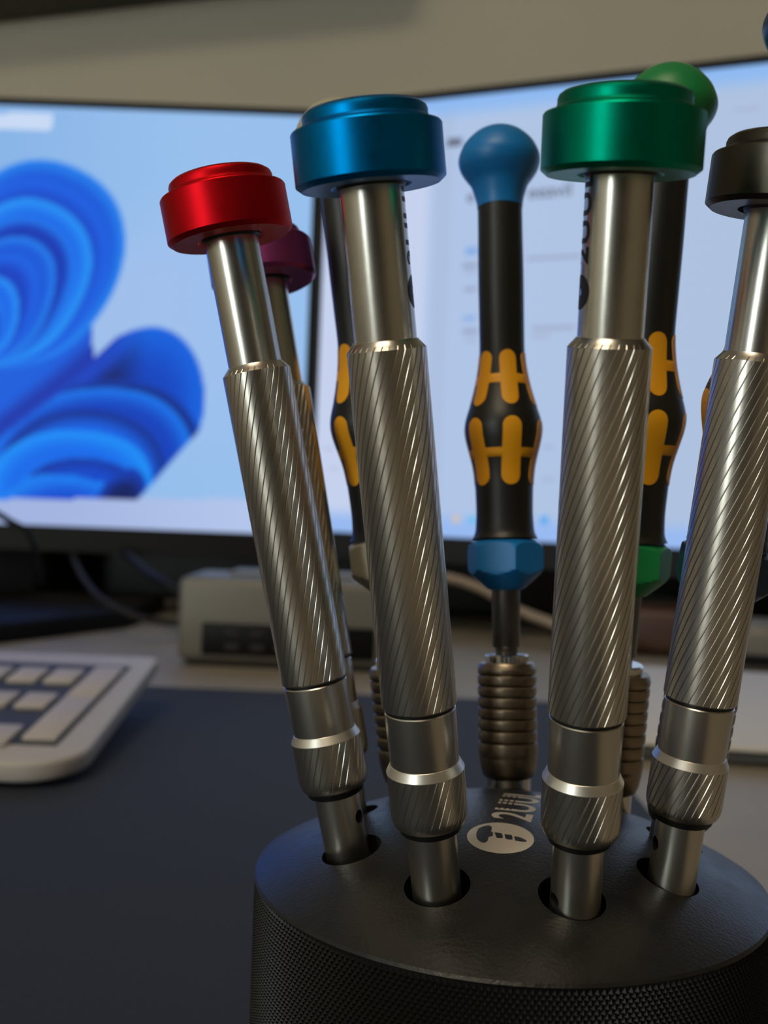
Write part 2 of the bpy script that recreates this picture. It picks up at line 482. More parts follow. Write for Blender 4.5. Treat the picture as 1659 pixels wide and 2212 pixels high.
# ------------------------------------------------------------------ steel precision screwdrivers
def sleeve_mesh(s0, s1, R, rprof, N=32, twist=0.074, dz=0.45, gd=0.10, gw=0.020, bottom=None, top=None):
    """ribbed tube: N helical grooves.  rprof: list of (s, rmax)"""
    offs = [(-gw, 0), (0, gd), (gw, 0)]
    span = 2*pi/N
    rest = [gw+(span-2*gw)*t for t in (0.25, 0.5, 0.75)]
    ring = [(o, d) for o, d in offs]+[(o, 0) for o in rest]
    zs = []
    keys = [s for s, r in rprof]
    for i in range(len(rprof)-1):
        a, b = rprof[i], rprof[i+1]
        n = max(1, int(abs(b[0]-a[0])/dz))
        for k in range(n): zs.append((a[0]+(b[0]-a[0])*k/n, a[1]+(b[1]-a[1])*k/n))
    zs.append(rprof[-1])
    V, Fc = [], []
    m_ = len(ring)*N
    for z, rm in zs:
        for j in range(N):
            for o, d in ring:
                a = j*span+o+twist*z
                r = min(R-d, rm) if rm < R+1e-6 else R-d
                V.append((r*cos(a), r*sin(a), z))
    for i in range(len(zs)-1):
        for k in range(m_):
            l = (k+1) % m_
            Fc.append((i*m_+k, i*m_+l, (i+1)*m_+l, (i+1)*m_+k))
    Fc.append(tuple(reversed(range(m_)))); Fc.append(tuple((len(zs)-1)*m_+k for k in range(m_)))
    return V, Fc

S0 = 34.0   # the shaft tip lies 34 mm below the sleeve's lower edge
def mk(V): return [(x, y, z+S0) for x, y, z in V]
def make_mesh(name, V, Fc, smooth_angle=22):
    me = bpy.data.meshes.new(name)
    me.from_pydata([(a*MM, b*MM, c*MM) for a, b, c in V], [], Fc); me.update()
    me.polygons.foreach_set('use_smooth', [True]*len(me.polygons))
    me.set_sharp_from_angle(angle=radians(smooth_angle))
    return me
def lm(name, prof, material, seg=128, sharp=25):
    V, Fc = lathe_data(prof, seg, True, True)
    me = make_mesh(name, mk(V), Fc, sharp)
    me.materials.append(material)
    return me
V, Fc = sleeve_mesh(0, 44.5, 4.8, [(0.0, 4.55), (0.12, 4.72), (0.25, 4.81), (44.5, 4.81), (45.45, 3.98), (45.6, 3.9)])
ME_SLEEVE = make_mesh('sleeve', mk(V), Fc, 22); ME_SLEEVE.materials.append(M['steel_sleeve'])
V, Fc = sleeve_mesh(-15.2, -8.6, 5.0, [(-15.95, 4.25), (-15.7, 4.58), (-15.2, 4.84), (-14.6, 4.96), (-13.6, 5.02), (-8.64, 5.03)])
ME_COLLAR = make_mesh('collar', mk(V), Fc, 22); ME_COLLAR.materials.append(M['steel_sleeve'])
ME_RING = lm('collar_ring', [(-8.66, 4.4), (-8.66, 5.03), (-8.55, 5.04), (-7.5, 4.50), (-7.4, 4.3)], M['ring'])
ME_GAP = lm('gap_ring', [(-0.45, 3.0), (-0.45, 4.38), (0.02, 4.38), (0.02, 3.0)], M['rubber'])
ME_LOWER = lm('lower_neck', [(-9.0, 4.3), (-7.5, 4.42), (-0.55, 4.56), (-0.4, 4.45)], M['steel'])
ME_ORING = lm('o_ring', [(-16.9, 3.2), (-16.9, 3.7), (-16.7, 4.0), (-15.98, 4.2), (-15.8, 4.1), (-15.8, 3.2)], M['rubber'])
ME_NECK = lm('neck', [(45.4, 3.74), (45.8, 3.745), (63.6, 3.75)], M['steel_neck'])
ME_TOPRING = lm('top_gasket', [(63.15, 3.5), (63.15, 3.95), (63.5, 4.1), (63.75, 4.0)], M['rubber'])
def knob_mesh(material):
    return lm('knob', [(64.1, 3.6), (63.55, 4.6), (63.36, 4.75), (63.3, 8.15), (63.4, 8.25), (63.8, 8.75), (63.9, 8.81),
                       (69.6, 8.81), (69.8, 8.68), (69.95, 8.2), (69.98, 7.9), (69.98, 7.0)], material)
def button_mesh(material):
    return lm('knob_button', [(69.8, 7.2), (69.95, 7.6), (70.15, 7.68), (70.5, 7.35), (70.9, 7.28), (71.3, 7.3), (71.7, 7.15), (72.05, 6.7), (72.25, 6.0), (72.3, 4.0), (72.3, 0.02)], material)

def axis_matrix(P, a, b, s_base):
    """P in camera-origin mm coordinates, axis (a,b,1); origin at distance s_base along the axis"""
    d = Vector((a, b, 1)).normalized()
    x = Vector((1, 0, 0)); x = (x-d*x.dot(d)).normalized(); y = d.cross(x)
    m3 = Matrix((x, y, d)).transposed().to_4x4()
    o = Vector((P[0], P[1], P[2]+EYE))+d*s_base
    m3.translation = o*MM
    return m3

def shaft_with_hole(parent, s_hole, ang):
    prof = [(-34.0, 2.7), (-33.5, 3.2), (-16.2, 3.24)]
    V, Fc = lathe_data(prof, 96, True, True)
    me = make_mesh('shaft', mk(V), Fc, 25); me.materials.append(M['steel']); me.materials.append(M['hole'])
    o = bpy.data.objects.new('shaft', me); C.objects.link(o); o.parent = parent
    if s_hole is not None:
        bmc = bmesh.new()
        Mx = Matrix.Translation((0, 0, S0+s_hole)) @ Matrix.Rotation(ang, 4, 'Z') @ Matrix.Rotation(pi/2, 4, 'Y')
        bmesh.ops.create_cone(bmc, cap_ends=True, segments=32, radius1=0.95, radius2=0.95, depth=12, matrix=Mx)
        cu = bm_obj('cutter', bmc, M['hole'], parent)
        apply_boolean(o, cu)
    return o

def wrap_print(parent, ang, s_lo, flip=False):
    """round emblem and the letters 2UUL wrapped round the neck, reading upwards, letter tops to the left"""
    R = 3.775
    V, Fc = [], []
    # emblem: ring disc
    n = 48
    cz = s_lo+2.0
    bm = bmesh.new()
    rings = []
    for q in range(0, 9):
        rr = 0.45+(1.95-0.45)*q/8
        rings.append([bm.verts.new((rr*cos(2*pi*k/n), rr*sin(2*pi*k/n)*1.0, 0)) for k in range(n)])
    for q in range(8):
        for k in range(n):
            bm.faces.new((rings[q][k], rings[q][(k+1) % n], rings[q+1][(k+1) % n], rings[q+1][k]))
    for v in bm.verts: v.co.y += cz
    g = glyph_bm('2UUL', 3.9, 0.10, 1.12, 2)
    for v in g.verts: # rotate 90 deg: reading along +y, letter tops to -x
        x, y = v.co.x, v.co.y
        v.co.x = -(y-1.4); v.co.y = x+s_lo+5.0
    me_t = bpy.data.meshes.new('tmp'); g.to_mesh(me_t); g.free(); bm.from_mesh(me_t)
    for v in bm.verts:
        a = ang+v.co.x/R; z = v.co.y
        v.co = Vector((R*cos(a), R*sin(a), z+S0))
    bmesh.ops.recalc_face_normals(bm, faces=bm.faces)
    for f in list(bm.faces):
        c = f.calc_center_median(); 
        if f.normal.dot(Vector((c.x, c.y, 0))) < 0: f.normal_flip()
    o = bm_obj_raw('engraved_print', bm, M['print_dark'], parent)
    return o
def bm_obj_raw(name, bm, material, parent):
    me = bpy.data.meshes.new(name); bmesh.ops.scale(bm, vec=(MM,)*3, verts=bm.verts)
    bm.to_mesh(me); bm.free()
    return link(name, me, material, parent, True, 80)

DRV = [  # colour, P (sleeve bottom), a, b, spin, cross hole (s, angle), print angle, label
    ('red', (-9.043, 151.492, -25.454), -0.223, -0.057, 0.3, (-20.4, radians(-28)), radians(150), 'steel precision screwdriver with a red knob, leftmost in the holder'),
    ('blue', (5.399, 133.226, -25.066), -0.134, -0.165, 1.1, None, radians(-4), 'steel precision screwdriver with a metallic blue knob'),
    ('green', (25.822, 129.34, -24.72), -0.018, -0.198, 2.0, (-24.6, radians(22)), radians(-175), 'steel precision screwdriver with a metallic green knob'),
    ('black', (42.957, 140.171, -24.162), 0.076, -0.125, 2.9, (-20.5, radians(8)), radians(60), 'steel precision screwdriver with a black knob at the right'),
    ('purple', (-8.961, 170.849, -25.329), -0.204, 0.111, 0.8, None, radians(120), 'steel precision screwdriver with a purple knob behind the red one'),
]
for nm, P, a, b, spin, ch, pang, label in DRV:
    root = empty('precision_screwdriver', axis_matrix(P, a, b, -S0))
    tag(root, label, 'screwdriver', 'steel screwdrivers standing in the holder')
    def add(name, me, rot=0.0):
        o = bpy.data.objects.new(name, me); C.objects.link(o); o.parent = root; o.rotation_euler.z = rot
        return o
    kn_ = add('knob', knob_mesh(M[nm]))
    kn_['label'] = '%s anodised knob' % nm
    bt = bpy.data.objects.new('knob_button', button_mesh(M[nm])); C.objects.link(bt); bt.parent = kn_
    add('top_gasket', ME_TOPRING)
    nk = add('neck', ME_NECK)
    add('sleeve', ME_SLEEVE, spin); add('gap_ring', ME_GAP); add('lower_neck', ME_LOWER)
    add('collar_ring', ME_RING); add('collar', ME_COLLAR, spin*1.7); add('o_ring', ME_ORING)
    shaft_with_hole(root, ch[0] if ch else None, ch[1] if ch else 0)
    if nm in ('blue', 'green'):
        wrap_print(nk, pang, 48.6 if nm == 'green' else 49.0)

# ------------------------------------------------------------------ soft-grip micro screwdrivers
HPROF = [(44.3, 5.85), (45.48, 5.31), (47.5, 5.12), (49.64, 5.07), (53.82, 5.2), (56.0, 5.38), (58.0, 5.71), (61.36, 6.55), (62.8, 6.84), (64.31, 6.95), (66.0, 6.7), (68.95, 5.77), (71.8, 5.0), (74.88, 4.40), (78.28, 4.08), (84, 4.08), (91.98, 4.12), (100, 4.06), (105.2, 4.05)]
HD = catmull(HPROF, 6)
def hrad(s):
    for i in range(len(HD)-1):
        if HD[i][0] <= s <= HD[i+1][0]:
            t = (s-HD[i][0])/(HD[i+1][0]-HD[i][0]+1e-9); return HD[i][1]+(HD[i+1][1]-HD[i][1])*t
    return HD[0][1] if s < HD[0][0] else HD[-1][1]
SB = 9.0
def lw(name, prof, material, seg=96, sharp=28):
    V, Fc = lathe_data([(s+SB, r) for s, r in prof], seg, True, True)
    me = make_mesh(name, V, Fc, sharp); me.materials.append(material); return me
ME_HANDLE = lw('handle', [(44.2, 2.0)]+HD+[(105.3, 2.0)], M['handle'])
def cap_mesh(material):
    return lw('rotating_cap', [(104.9, 3.0), (104.9, 4.12)]+catmull([(105.0, 4.14), (106.0, 4.25), (107.4, 4.58), (109.3, 5.25), (110.6, 6.15), (111.95, 7.02), (113.3, 7.45), (114.4, 7.42), (115.6, 7.0), (116.9, 6.3), (118.1, 5.2), (119.0, 4.1), (119.8, 2.5), (120.15, 1.2), (120.24, 0.02)], 4), material, sharp=50)
def hex_mesh(material):
    prof = catmull([(43.6, 5.9), (43.3, 6.45), (42.7, 6.85), (42.1, 7.0)], 3)[::-1]
    prof = [(35.14, 2.6), (35.3, 3.2), (37.0, 5.1), (38.7, 6.95), (40.4, 7.0)]+prof+[(44.0, 5.4)]
    fine = []
    for i in range(len(prof)-1):
        n = 4
        for k in range(n): fine.append((prof[i][0]+(prof[i+1][0]-prof[i][0])*k/n, prof[i][1]+(prof[i+1][1]-prof[i][1])*k/n))
    fine.append(prof[-1])
    seg = 96; V, Fc = [], []
    for s, r in fine:
        for k in range(seg):
            a = 2*pi*k/seg
            loc = (a+pi/6) % (pi/3) - pi/6
            rr = min(r, 6.08/cos(loc))
            V.append((rr*cos(a), rr*sin(a), s+SB))
    for i in range(len(fine)-1):
        for k in range(seg):
            l = (k+1) % seg; Fc.append((i*seg+k, i*seg+l, (i+1)*seg+l, (i+1)*seg+k))
    Fc.append(tuple(reversed(range(seg)))); Fc.append(tuple((len(fine)-1)*seg+k for k in range(seg)))
    me = make_mesh('hex_collar', V, Fc, 12); me.materials.append(material); return me
ME_BLADE = lw('blade', [(23.0, 1.9), (24.97, 2.02), (25.05, 2.4), (25.2, 2.47), (35.6, 2.52)], M['blade'])
ME_CRING = lw('chuck_ring', [(21.8, 3.5), (21.8, 3.8), (23.5, 3.85), (23.75, 3.6), (23.75, 2.0)], M['polish'])
gro = [20.3, 18.4, 16.5, 14.6, 12.7, 10.7, 8.6]
cp = [(2.2, 3.8), (2.6, 4.4), (3.6, 4.75), (5.42, 5.06)]
prev = 6.2
pts = [(22.3, 4.75), (21.95, 5.0)]
edges_ = [21.7]+gro+[6.0]
for i in range(len(edges_)-1):
    hi, lo = edges_[i]-0.12, edges_[i+1]+0.12
    for t in (0, 0.12, 0.3, 0.5, 0.7, 0.88, 1):
        s = hi+(lo-hi)*t; pts.append((s, 5.06+0.12*(1-(2*t-1)**4)))
    if i < len(edges_)-2: pts.append((edges_[i+1], 4.80))
pts.append((5.7, 5.05))
ME_CHUCK = lw('chuck', (cp[:-1]+[(5.4, 5.05)]+pts[::-1]), M['gun'], sharp=40)
ME_SHANK = lw('shank', [(-8.8, 3.4), (-8.4, 3.75), (2.4, 3.79)], M['polish'])

def grip_mesh(s_lo, s_hi, bar_lo, bar_hi, hw):
    V, Fc = [], []
    def grid(rows):  # rows: list of lists of (ang, s, r)
        base = len(V); nc = len(rows[0])
        for row in rows:
            for a, s, r in row: V.append((r*cos(a), r*sin(a), s+SB))
        for i in range(len(rows)-1):
            for k in range(nc-1):
                b = base+i*nc+k; Fc.append((b, b+1, b+nc+1, b+nc))
    for q in range(6):
        ac = q*pi/3
        rows = []
        n = 36
        for i in range(n+1):
            t = i/n
            # denser near the rounded ends
            s = s_lo+(s_hi-s_lo)*(0.5-0.5*cos(pi*t))
            e = min(s-s_lo, s_hi-s)
            wd = hw*(sqrt(max(0, 1-(1-min(e/hw, 1))**2)))
            R = hrad(s)
            row = []
            for k in range(-5, 6):
                f = k/5
                lift = 0.09 if abs(k) < 5 and 0 < i < n else -0.06
                wf_ = wd*(f if abs(k) < 5 else math.copysign(1.0, f))
                if abs(k) == 4: wf_ = wd*0.93*math.copysign(1, f)
                row.append((ac+wf_/R, s, R+lift))
            rows.append(row)
        grid(rows)
    rows = []
    for s, lift in ((bar_lo, -0.06), (bar_lo+0.1, 0.08), ((bar_lo+bar_hi)/2, 0.08), (bar_hi-0.1, 0.08), (bar_hi, -0.06)):
        rows.append([(2*pi*k/96, s, hrad(s)+lift) for k in range(97)])
    grid(rows)
    me = make_mesh('grip_inlay', V, Fc, 50); me.materials.append(M['inlay']); return me
ME_GRIP_U = grip_mesh(67.7, 77.8, 71.7, 73.5, 1.62)
ME_GRIP_L = grip_mesh(53.6, 65.5, 58.4, 60.1, 1.78)

WERA = [
    ('cap_blue', (23.805, 185.391, -49.404), -0.045, 0.08, radians(-90+7), radians(-90+38), 'blue'),
    ('cap_white', (6.861, 180.921, -49.497), -0.154, 0.013, radians(-90-48), radians(0), 'ivory'),
    ('cap_green', (39.209, 175.941, -48.379), 0.032, -0.068, radians(-90+8), radians(-30), 'green'),
    ('cap_navy', (45.041, 155.958, -47.3), 0.090, -0.15, radians(-60), radians(-10), 'navy'),
]
WL = {'blue': 'black and amber micro screwdriver with bright blue cap and collar',
      'ivory': 'black and amber micro screwdriver with ivory collar behind the blue knobbed driver',
      'green': 'black and amber micro screwdriver with green cap behind the green knobbed driver',
      'navy': 'black and amber micro screwdriver with navy cap in the top right corner'}
for mn, P, a, b, gang, hang, cn in WERA:
    root = empty('micro_screwdriver', axis_matrix(P, a, b, -SB))
    tag(root, WL[cn], 'screwdriver', 'soft grip screwdrivers at the back of the holder')
    def add(name, me, rot=0.0, lab=None):
        o = bpy.data.objects.new(name, me); C.objects.link(o); o.parent = root; o.rotation_euler.z = rot
        if lab: o['label'] = lab
        return o
    add('handle', ME_HANDLE)
    add('grip_inlay', ME_GRIP_U, gang, 'amber H shaped grip inlays'); add('grip_inlay', ME_GRIP_L, gang, 'amber H shaped grip inlays')
    add('rotating_cap', cap_mesh(M[mn]), 0, cn+' rotating cap')
    add('hex_collar', hex_mesh(M[mn]), hang, cn+' six-sided collar')
    add('blade', ME_BLADE); add('chuck_ring', ME_CRING); add('chuck', ME_CHUCK, 0, 'ribbed gunmetal chuck'); add('shank', ME_SHANK)

# ------------------------------------------------------------------ monitors
def sm(a, b, x):
    t = min(1, max(0, (x-a)/(b-a))); return t*t*(3-2*t)
def mix(a, b, t): return tuple(a[i]+(b[i]-a[i])*t for i in range(3))

def ell(px, py, cx, cy, a, b, rot):
    c, s = cos(rot), sin(rot); dx, dy = px-cx, py-cy
    u = (dx*c+dy*s)/a; v = (-dx*s+dy*c)/b
    return sqrt(u*u+v*v), u, v
# layered folds of an abstract blue ribbon: cx, cy, a, b, rot, rim colour, inner colour, inner reach
FOLDS = []
for _i in range(8):
    _k = _i*1.0
    _c = (58+0.707*14*_k-0.707*13*_k, 565+0.707*14*_k+0.707*13*_k)
    _rim = [(26, 128, 236), (14, 96, 226), (30, 146, 244), (20, 122, 238)][_i % 4]
    _inn = [(6, 84, 214), (6, 60, 190), (10, 100, 230), (4, 52, 176)][_i % 4]
    FOLDS.append((58-17*_k, 575+20*_k, 190-18*_k, 250-24*_k, 0.66+0.02*_k, _rim, _inn, [0.20, 0.3, 0.26, 0.2][_i % 4]))
LOBE = (298, 888, 142, 186, 0.25, (6, 96, 220), (4, 66, 190), 0.6)
LOW = [
    (222, 1010, 222, 196, -0.30, (10, 60, 172), (8, 40, 128), 0.10),
    (196, 1030, 232, 196, -0.42, (14, 116, 234), (6, 62, 186), 0.24),
    (176, 1050, 190, 168, -0.50, (8, 44, 140), (10, 96, 226), 0.26),
    (140, 1072, 196, 142, -0.36, (20, 142, 246), (8, 104, 232), 0.34),
    (170, 1104, 150, 118, -0.30, (8, 52, 160), (6, 70, 200), 0.30),
    (110, 1130, 170, 104, -0.20, (16, 126, 240), (8, 74, 206), 0.5),
    (250, 1120, 60, 120, 0.35, (8, 60, 180), (6, 26, 92), 0.5),
]
def wallpaper(px, py):
    px += 9*sin(py/47.0)*sm(0, 200, 300-px); py += 7*sin(px/61.0+1.0) if py < 1040 else 0
    bg = mix((126, 172, 226), (150, 190, 236), sm(-300, 500, px))
    bg = mix(bg, (166, 192, 234), 0.6*sm(380, 620, py)*(1-sm(800, 1040, py))*(1-sm(330, 640, px)))
    c = bg
    if py > 1078: return mix((160, 178, 222), (178, 196, 234), sm(0, 600, px))
    if 252 < py < 288 and px < 108: return mix(c, (205, 220, 245), 0.9)
    def lay(c, L):
        for cx, cy, a, b, rot, rim, inn, reach in L:
            d, u, v = ell(px, py, cx, cy, a, b, rot)
            if d < 1:
                q = sm(0, reach, 1-d)
                col = mix(rim, inn, q)
                col = mix(col, rim, 0.7*sm(reach, reach*2.6, 1-d))
                c = mix(c, col, sm(0, 0.03, 1-d))
        return c
    cut = px-(465-(py-900)*0.95)
    foot_ok = 1-sm(-6, 6, cut) if py > 900 else 1.0
    LB = lay(c, [LOBE]); c2 = LB
    # bands sweeping down to the left below the upper lobe
    wv = (px-205)*0.66+(py-700)*0.75
    if px < 330 and (wv > -60 or px < 60) and py > 560:
        e = 1.0 if px < 215 else 1-sm(215, 330, px)
        if py < 700 and ell(px, py, 58, 565, 195, 236, 0.785)[0] > 1 and px > 190: e = 0
        bandc = mix((16, 92, 218), (22, 52, 170), sm(0, 40, wv))
        bandc = mix(bandc, (20, 66, 190), sm(40, 62, wv))
        bandc = mix(bandc, (12, 26, 92), sm(66, 110, wv))
        bandc = mix(bandc, (10, 44, 140), sm(120, 190, wv))
        c2 = mix(c2, bandc, e*(1 if (px < 200 or ell(px, py, *LOBE[:5])[0] < 1) else 0))
    inlobe = px < 205 or ell(px, py, *LOBE[:5])[0] < 0.995 or py > 930
    if inlobe and wv > 60: c2 = lay(c2, LOW)
    c = mix(c, c2, foot_ok)
    c = lay(c, FOLDS)
    return c

def screen_mesh(name, origin, ux, W, H, step, colour, material, parent):
    """origin = lower left corner, ux = unit vector along the width; world z is up"""
    nx, nz = int(W/step), int(H/step)
    V, cols, Fc = [], [], []
    for j in range(nz+1):
        for i in range(nx+1):
            x, z = W*i/nx, H*j/nz
            V.append((x, 0, z)); cols.append(colour(x, z))
    for j in range(nz):
        for i in range(nx):
            a = j*(nx+1)+i; Fc.append((a, a+1, a+nx+2, a+nx+1))
    o = mesh_obj(name, V, Fc, material, parent, False)
    at = o.data.color_attributes.new('col', 'FLOAT_COLOR', 'POINT')
    buf = []
    for c in cols: buf += [*lin([max(0, min(255, v)) for v in c]), 1.0]
    at.data.foreach_set('color', buf)
    return o

M['screen'] = attr_screen_mat('lit_screen', SCREEN_STRENGTH)
WS, HS = 598.0, 336.0
def monitor(label, corner, ang, colour, z0, bez_b=20.0, WS=598.0):
    """corner: lower left corner of the lit area (mm)"""
    root = empty('monitor', Matrix.Translation(Vector((corner[0], corner[1], z0))*MM) @ Matrix.Rotation(ang, 4, 'Z'))
    tag(root, label, 'monitor')
    # case behind, bezel around
    local_box('rear_case', (WS/2, 24, HS/2), (WS+2, 34, HS+2), M['bezel'], root, 5)
    bm = bmesh.new()
    box_bm(bm, (-2.2, 1.5, HS/2), (4.2, 12, HS+12)); box_bm(bm, (WS+2.2, 1.5, HS/2), (4.2, 12, HS+12))
    box_bm(bm, (WS/2, 1.5, HS+2.5), (WS+8.6, 12, 4.6)); box_bm(bm, (WS/2, 1.5, -bez_b/2), (WS+8.6, 12, bez_b))
    bm_obj('bezel', bm, M['bezel'], root)
    scr = screen_mesh('screen', None, None, WS, HS, 2.0, colour, M['screen'], root)
    # stand
    nb = 14.5-z0; local_box('stand_neck', (WS/2, 52, (nb+150)/2), (64, 18, 150-nb), M['dark_plastic'], root, 4)
    return root, scr
# left monitor: square to the viewer
ZL = EYE-27.0
YL = 850.0
pr_ = at_plane(665, 700, (0, YL, 0), (0, 1, 0))
XL = pr_.x-WS
def left_col(x, z):
    X = XL+x; Z = ZL+z-EYE
    px = 829.5+F_PX*(X+0.038*Z)/YL
    py = 1106-F_PX*(Z-0.038*X+0.007*YL)/YL
    return wallpaper(px, py)
ml, scrl = monitor('wide black monitor on the left showing blue folded ribbon shapes', (XL, YL), 0.0, left_col, ZL)

# right monitor: turned toward the viewer, joined to the left one at its edge
ANG = radians(-21.4)
pj = Vector((XL+WS+10.5, YL-2.0, 0))
RUX = Vector((cos(ANG), sin(ANG), 0)); RN = Vector((sin(ANG), -cos(ANG), 0))
ZR = EYE-23.0
def rpx(px, py):
    p = at_plane(px, py, pj, RN); return (p-pj).dot(RUX), p.z-ZR
_l = rpx(950, 700)[0]
boxes = []
def mk_box(x0, y0, x1, y1, col, k=1.0):
    a = rpx(x0, (y0+y1)/2); b = rpx(x1, (y0+y1)/2); c = rpx((x0+x1)/2, y0); d = rpx((x0+x1)/2, y1)
    boxes.append((a[0], b[0], d[1], c[1], col, k))
mk_box(966, 300, 998, 318, (95, 100, 120))
mk_box(1003, 535, 1030, 552, (120, 165, 225), .8)
mk_box(1001, 567, 1030, 577, (140, 150, 180), .7); mk_box(1001, 583, 1030, 590, (150, 160, 190), .6)
mk_box(1001, 617, 1028, 630, (145, 155, 185), .7)
mk_box(1001, 680, 1028, 694, (120, 165, 225), .7); mk_box(1001, 712, 1030, 724, (140, 150, 180), .7)
mk_box(1001, 735, 1028, 741, (150, 160, 190), .6)
mk_box(1135, 556, 1255, 561, (140, 148, 175), .8); mk_box(1150, 704, 1240, 709, (140, 148, 175), .8); mk_box(1150, 726, 1190, 731, (150, 158, 180), .6)
mk_box(1172, 964, 1198, 971, (150, 160, 190), .6); mk_box(1168, 1033, 1198, 1040, (150, 160, 190), .6)
mk_box(975, 1115, 993, 1131, (214, 190, 165), .8); mk_box(1012, 1116, 1030, 1131, (110, 190, 240), .9); mk_box(1165, 1114, 1182, 1130, (80, 165, 240), .9)
mk_box(1590, 235, 1640, 241, (160, 170, 200), .7); mk_box(1575, 262, 1659, 266, (165, 175, 205), .7)
mk_box(965, 262, 1010, 266, (165, 175, 205), .7)
mk_box(700, 965, 722, 972, (160, 168, 200), .6); mk_box(712, 1012, 730, 1018, (160, 168, 200), .6)
def right_col(x, z):
    c = mix((174, 196, 232), (172, 192, 222), sm(0, 300, x))
    c = mix(c, (196, 208, 236), 1-sm(_l-18, _l-8, x)) if x < _l else c
    if _l-8 < x < _l+6: c = mix(c, (168, 184, 214), 0.5)
    top = HS-z
    c = mix((140, 184, 240), c, sm(4, 20, top))
    if 30 < top < 31.5: c = mix(c, (165, 175, 205), .5)
    if z < 22: c = mix((150, 184, 240), c, sm(8, 22, z))
    c = mix(c, (160, 185, 228), 0.6*sm(330, 560, x))
    for x0, x1, z0, z1, col, k in boxes:
        if x0 <= x <= x1 and z0 <= z <= z1: c = mix(c, col, k)
    return c
mr, scrr = monitor('black monitor on the right showing a pale web page', (pj.x, pj.y), ANG, right_col, ZR, 20.0, 760.0)
M['ink'] = mat('screen_ink', (0.01, 0.01, 0.01), 0.5, emit=lin((84, 88, 108)), estr=SCREEN_STRENGTH)
def screen_text(txt, px, py, hpx):
    x, z = rpx(px, py); _, z2 = rpx(px, py-hpx)
    g = glyph_bm(txt, (z2-z)*1.42, 0.12, 1.0, 0)
    for v in g.verts:
        v.co = Vector((x+v.co.x, -0.6, z+v.co.y))
    bmesh.ops.recalc_face_normals(g, faces=g.faces)
    return bm_obj_raw('page_heading', g, M['ink'], scrr)
screen_text('e', 1008, 438, 27)
screen_text('eeavil', 1140, 430, 30)

# black monitor feet
def foot(name, pts, z0, z1, parent):
    bm = bmesh.new()
    f = bm.faces.new([bm.verts.new((x, y, z0)) for x, y in pts])
    r = bmesh.ops.extrude_face_region(bm, geom=[f])
    bmesh.ops.translate(bm, vec=(0, 0, z1-z0), verts=[v for v in r['geom'] if isinstance(v, bmesh.types.BMVert)])
    bevel_all(bm, 2.0)
    return bm_obj(name, bm, M['dark_plastic'], parent, smooth=True)
# left: broad wedge-shaped foot standing on the desk
cx = WS/2; zf = -ZL
foot('stand_base', [(cx-150, -192), (cx+108, -192), (cx+178, -60), (cx+178, 70), (cx-178, 70)], zf+0.05, zf+14, ml)
foot('stand_column', [(cx-40, 50), (cx+72, 50), (cx+50, 90), (cx-40, 90)], zf+13, 40, ml)
zf = -ZR
cx = 380.0
foot('stand_base', [(cx-80, 5), (cx+80, 5), (cx+90, 110), (cx-90, 110)], zf+0.05, zf+15, mr)

# ------------------------------------------------------------------ things behind
# black bar added to fill the shade below the monitors
def bar(name, c, s, rz, label, cat):
    root = empty(name, Matrix.Translation(Vector((c[0], c[1], 0.05))*MM) @ Matrix.Rotation(rz, 4, 'Z'))
    tag(root, label, cat)
    local_box('case', (0, 0, s[2]/2+4), s, M['dark_plastic'], root, 6)
    local_box('shade_bar_front', (0, -s[1]/2-0.8, s[2]/2+4), (s[0]-30, 1.8, s[2]-14), M['rubber'], root, 0.5)
    for q in (-1, 1): local_box('rubber_foot', (q*s[0]*0.4, 0, 2), (24, s[1]*0.6, 4), M['rubber'], root, 0)
    return root
bar('shade_bar', (-130, 985, 0), (1050, 50, 92), radians(-10), 'long black bar added to fill the dark shade under the monitors', 'shade bar')

# grey docking hub with a dark port panel
def hub():
    y = 622.0
    a = at_plane(380, 1440, (0, y, 0), (0, 1, 0)); b = at_plane(850, 1440, (0, y, 0), (0, 1, 0))
    Wd = b.x-a.x; Hh = 50.0; D = 70.0
    root = empty('docking_hub', Matrix.Translation(Vector(((a.x+b.x)/2, y+D/2, 0.05))*MM) @ Matrix.Rotation(radians(-1.0), 4, 'Z'))
    tag(root, 'grey box shaped hub with a dark port panel on the desk', 'hub')
    bm = bmesh.new(); box_bm(bm, (0, 0, Hh/2+3), (Wd, D, Hh)); bevel_all(bm, 5, 4)
    bm_obj('case', bm, M['hub'], root, smooth=True)
    bm = bmesh.new(); box_bm(bm, (2, -D/2-0.2, 17), (Wd-26, 1.6, 19)); bevel_all(bm, 0.7, 2)
    bm_obj('port_panel', bm, M['port'], root, smooth=True)
    pp = root.children[-1] if root.children else None
    for r in range(2):
        for k in range(5):
            o = local_box('port', (-Wd/2+33+k*15, -D/2-1.1, 13+r*8), (8, 0.8, 3.4), M['port_metal'], root)
    local_box('base_plate', (0, 0, 1.5), (Wd-10, D-10, 3), M['rubber'], root)
    bm = bmesh.new(); box_bm(bm, (0, 8, Hh+4.2), (Wd*0.6, D*0.5, 2.4)); bevel_all(bm, 1)
    bm_obj('top_pad', bm, M['hub'], root, smooth=True)
hub()

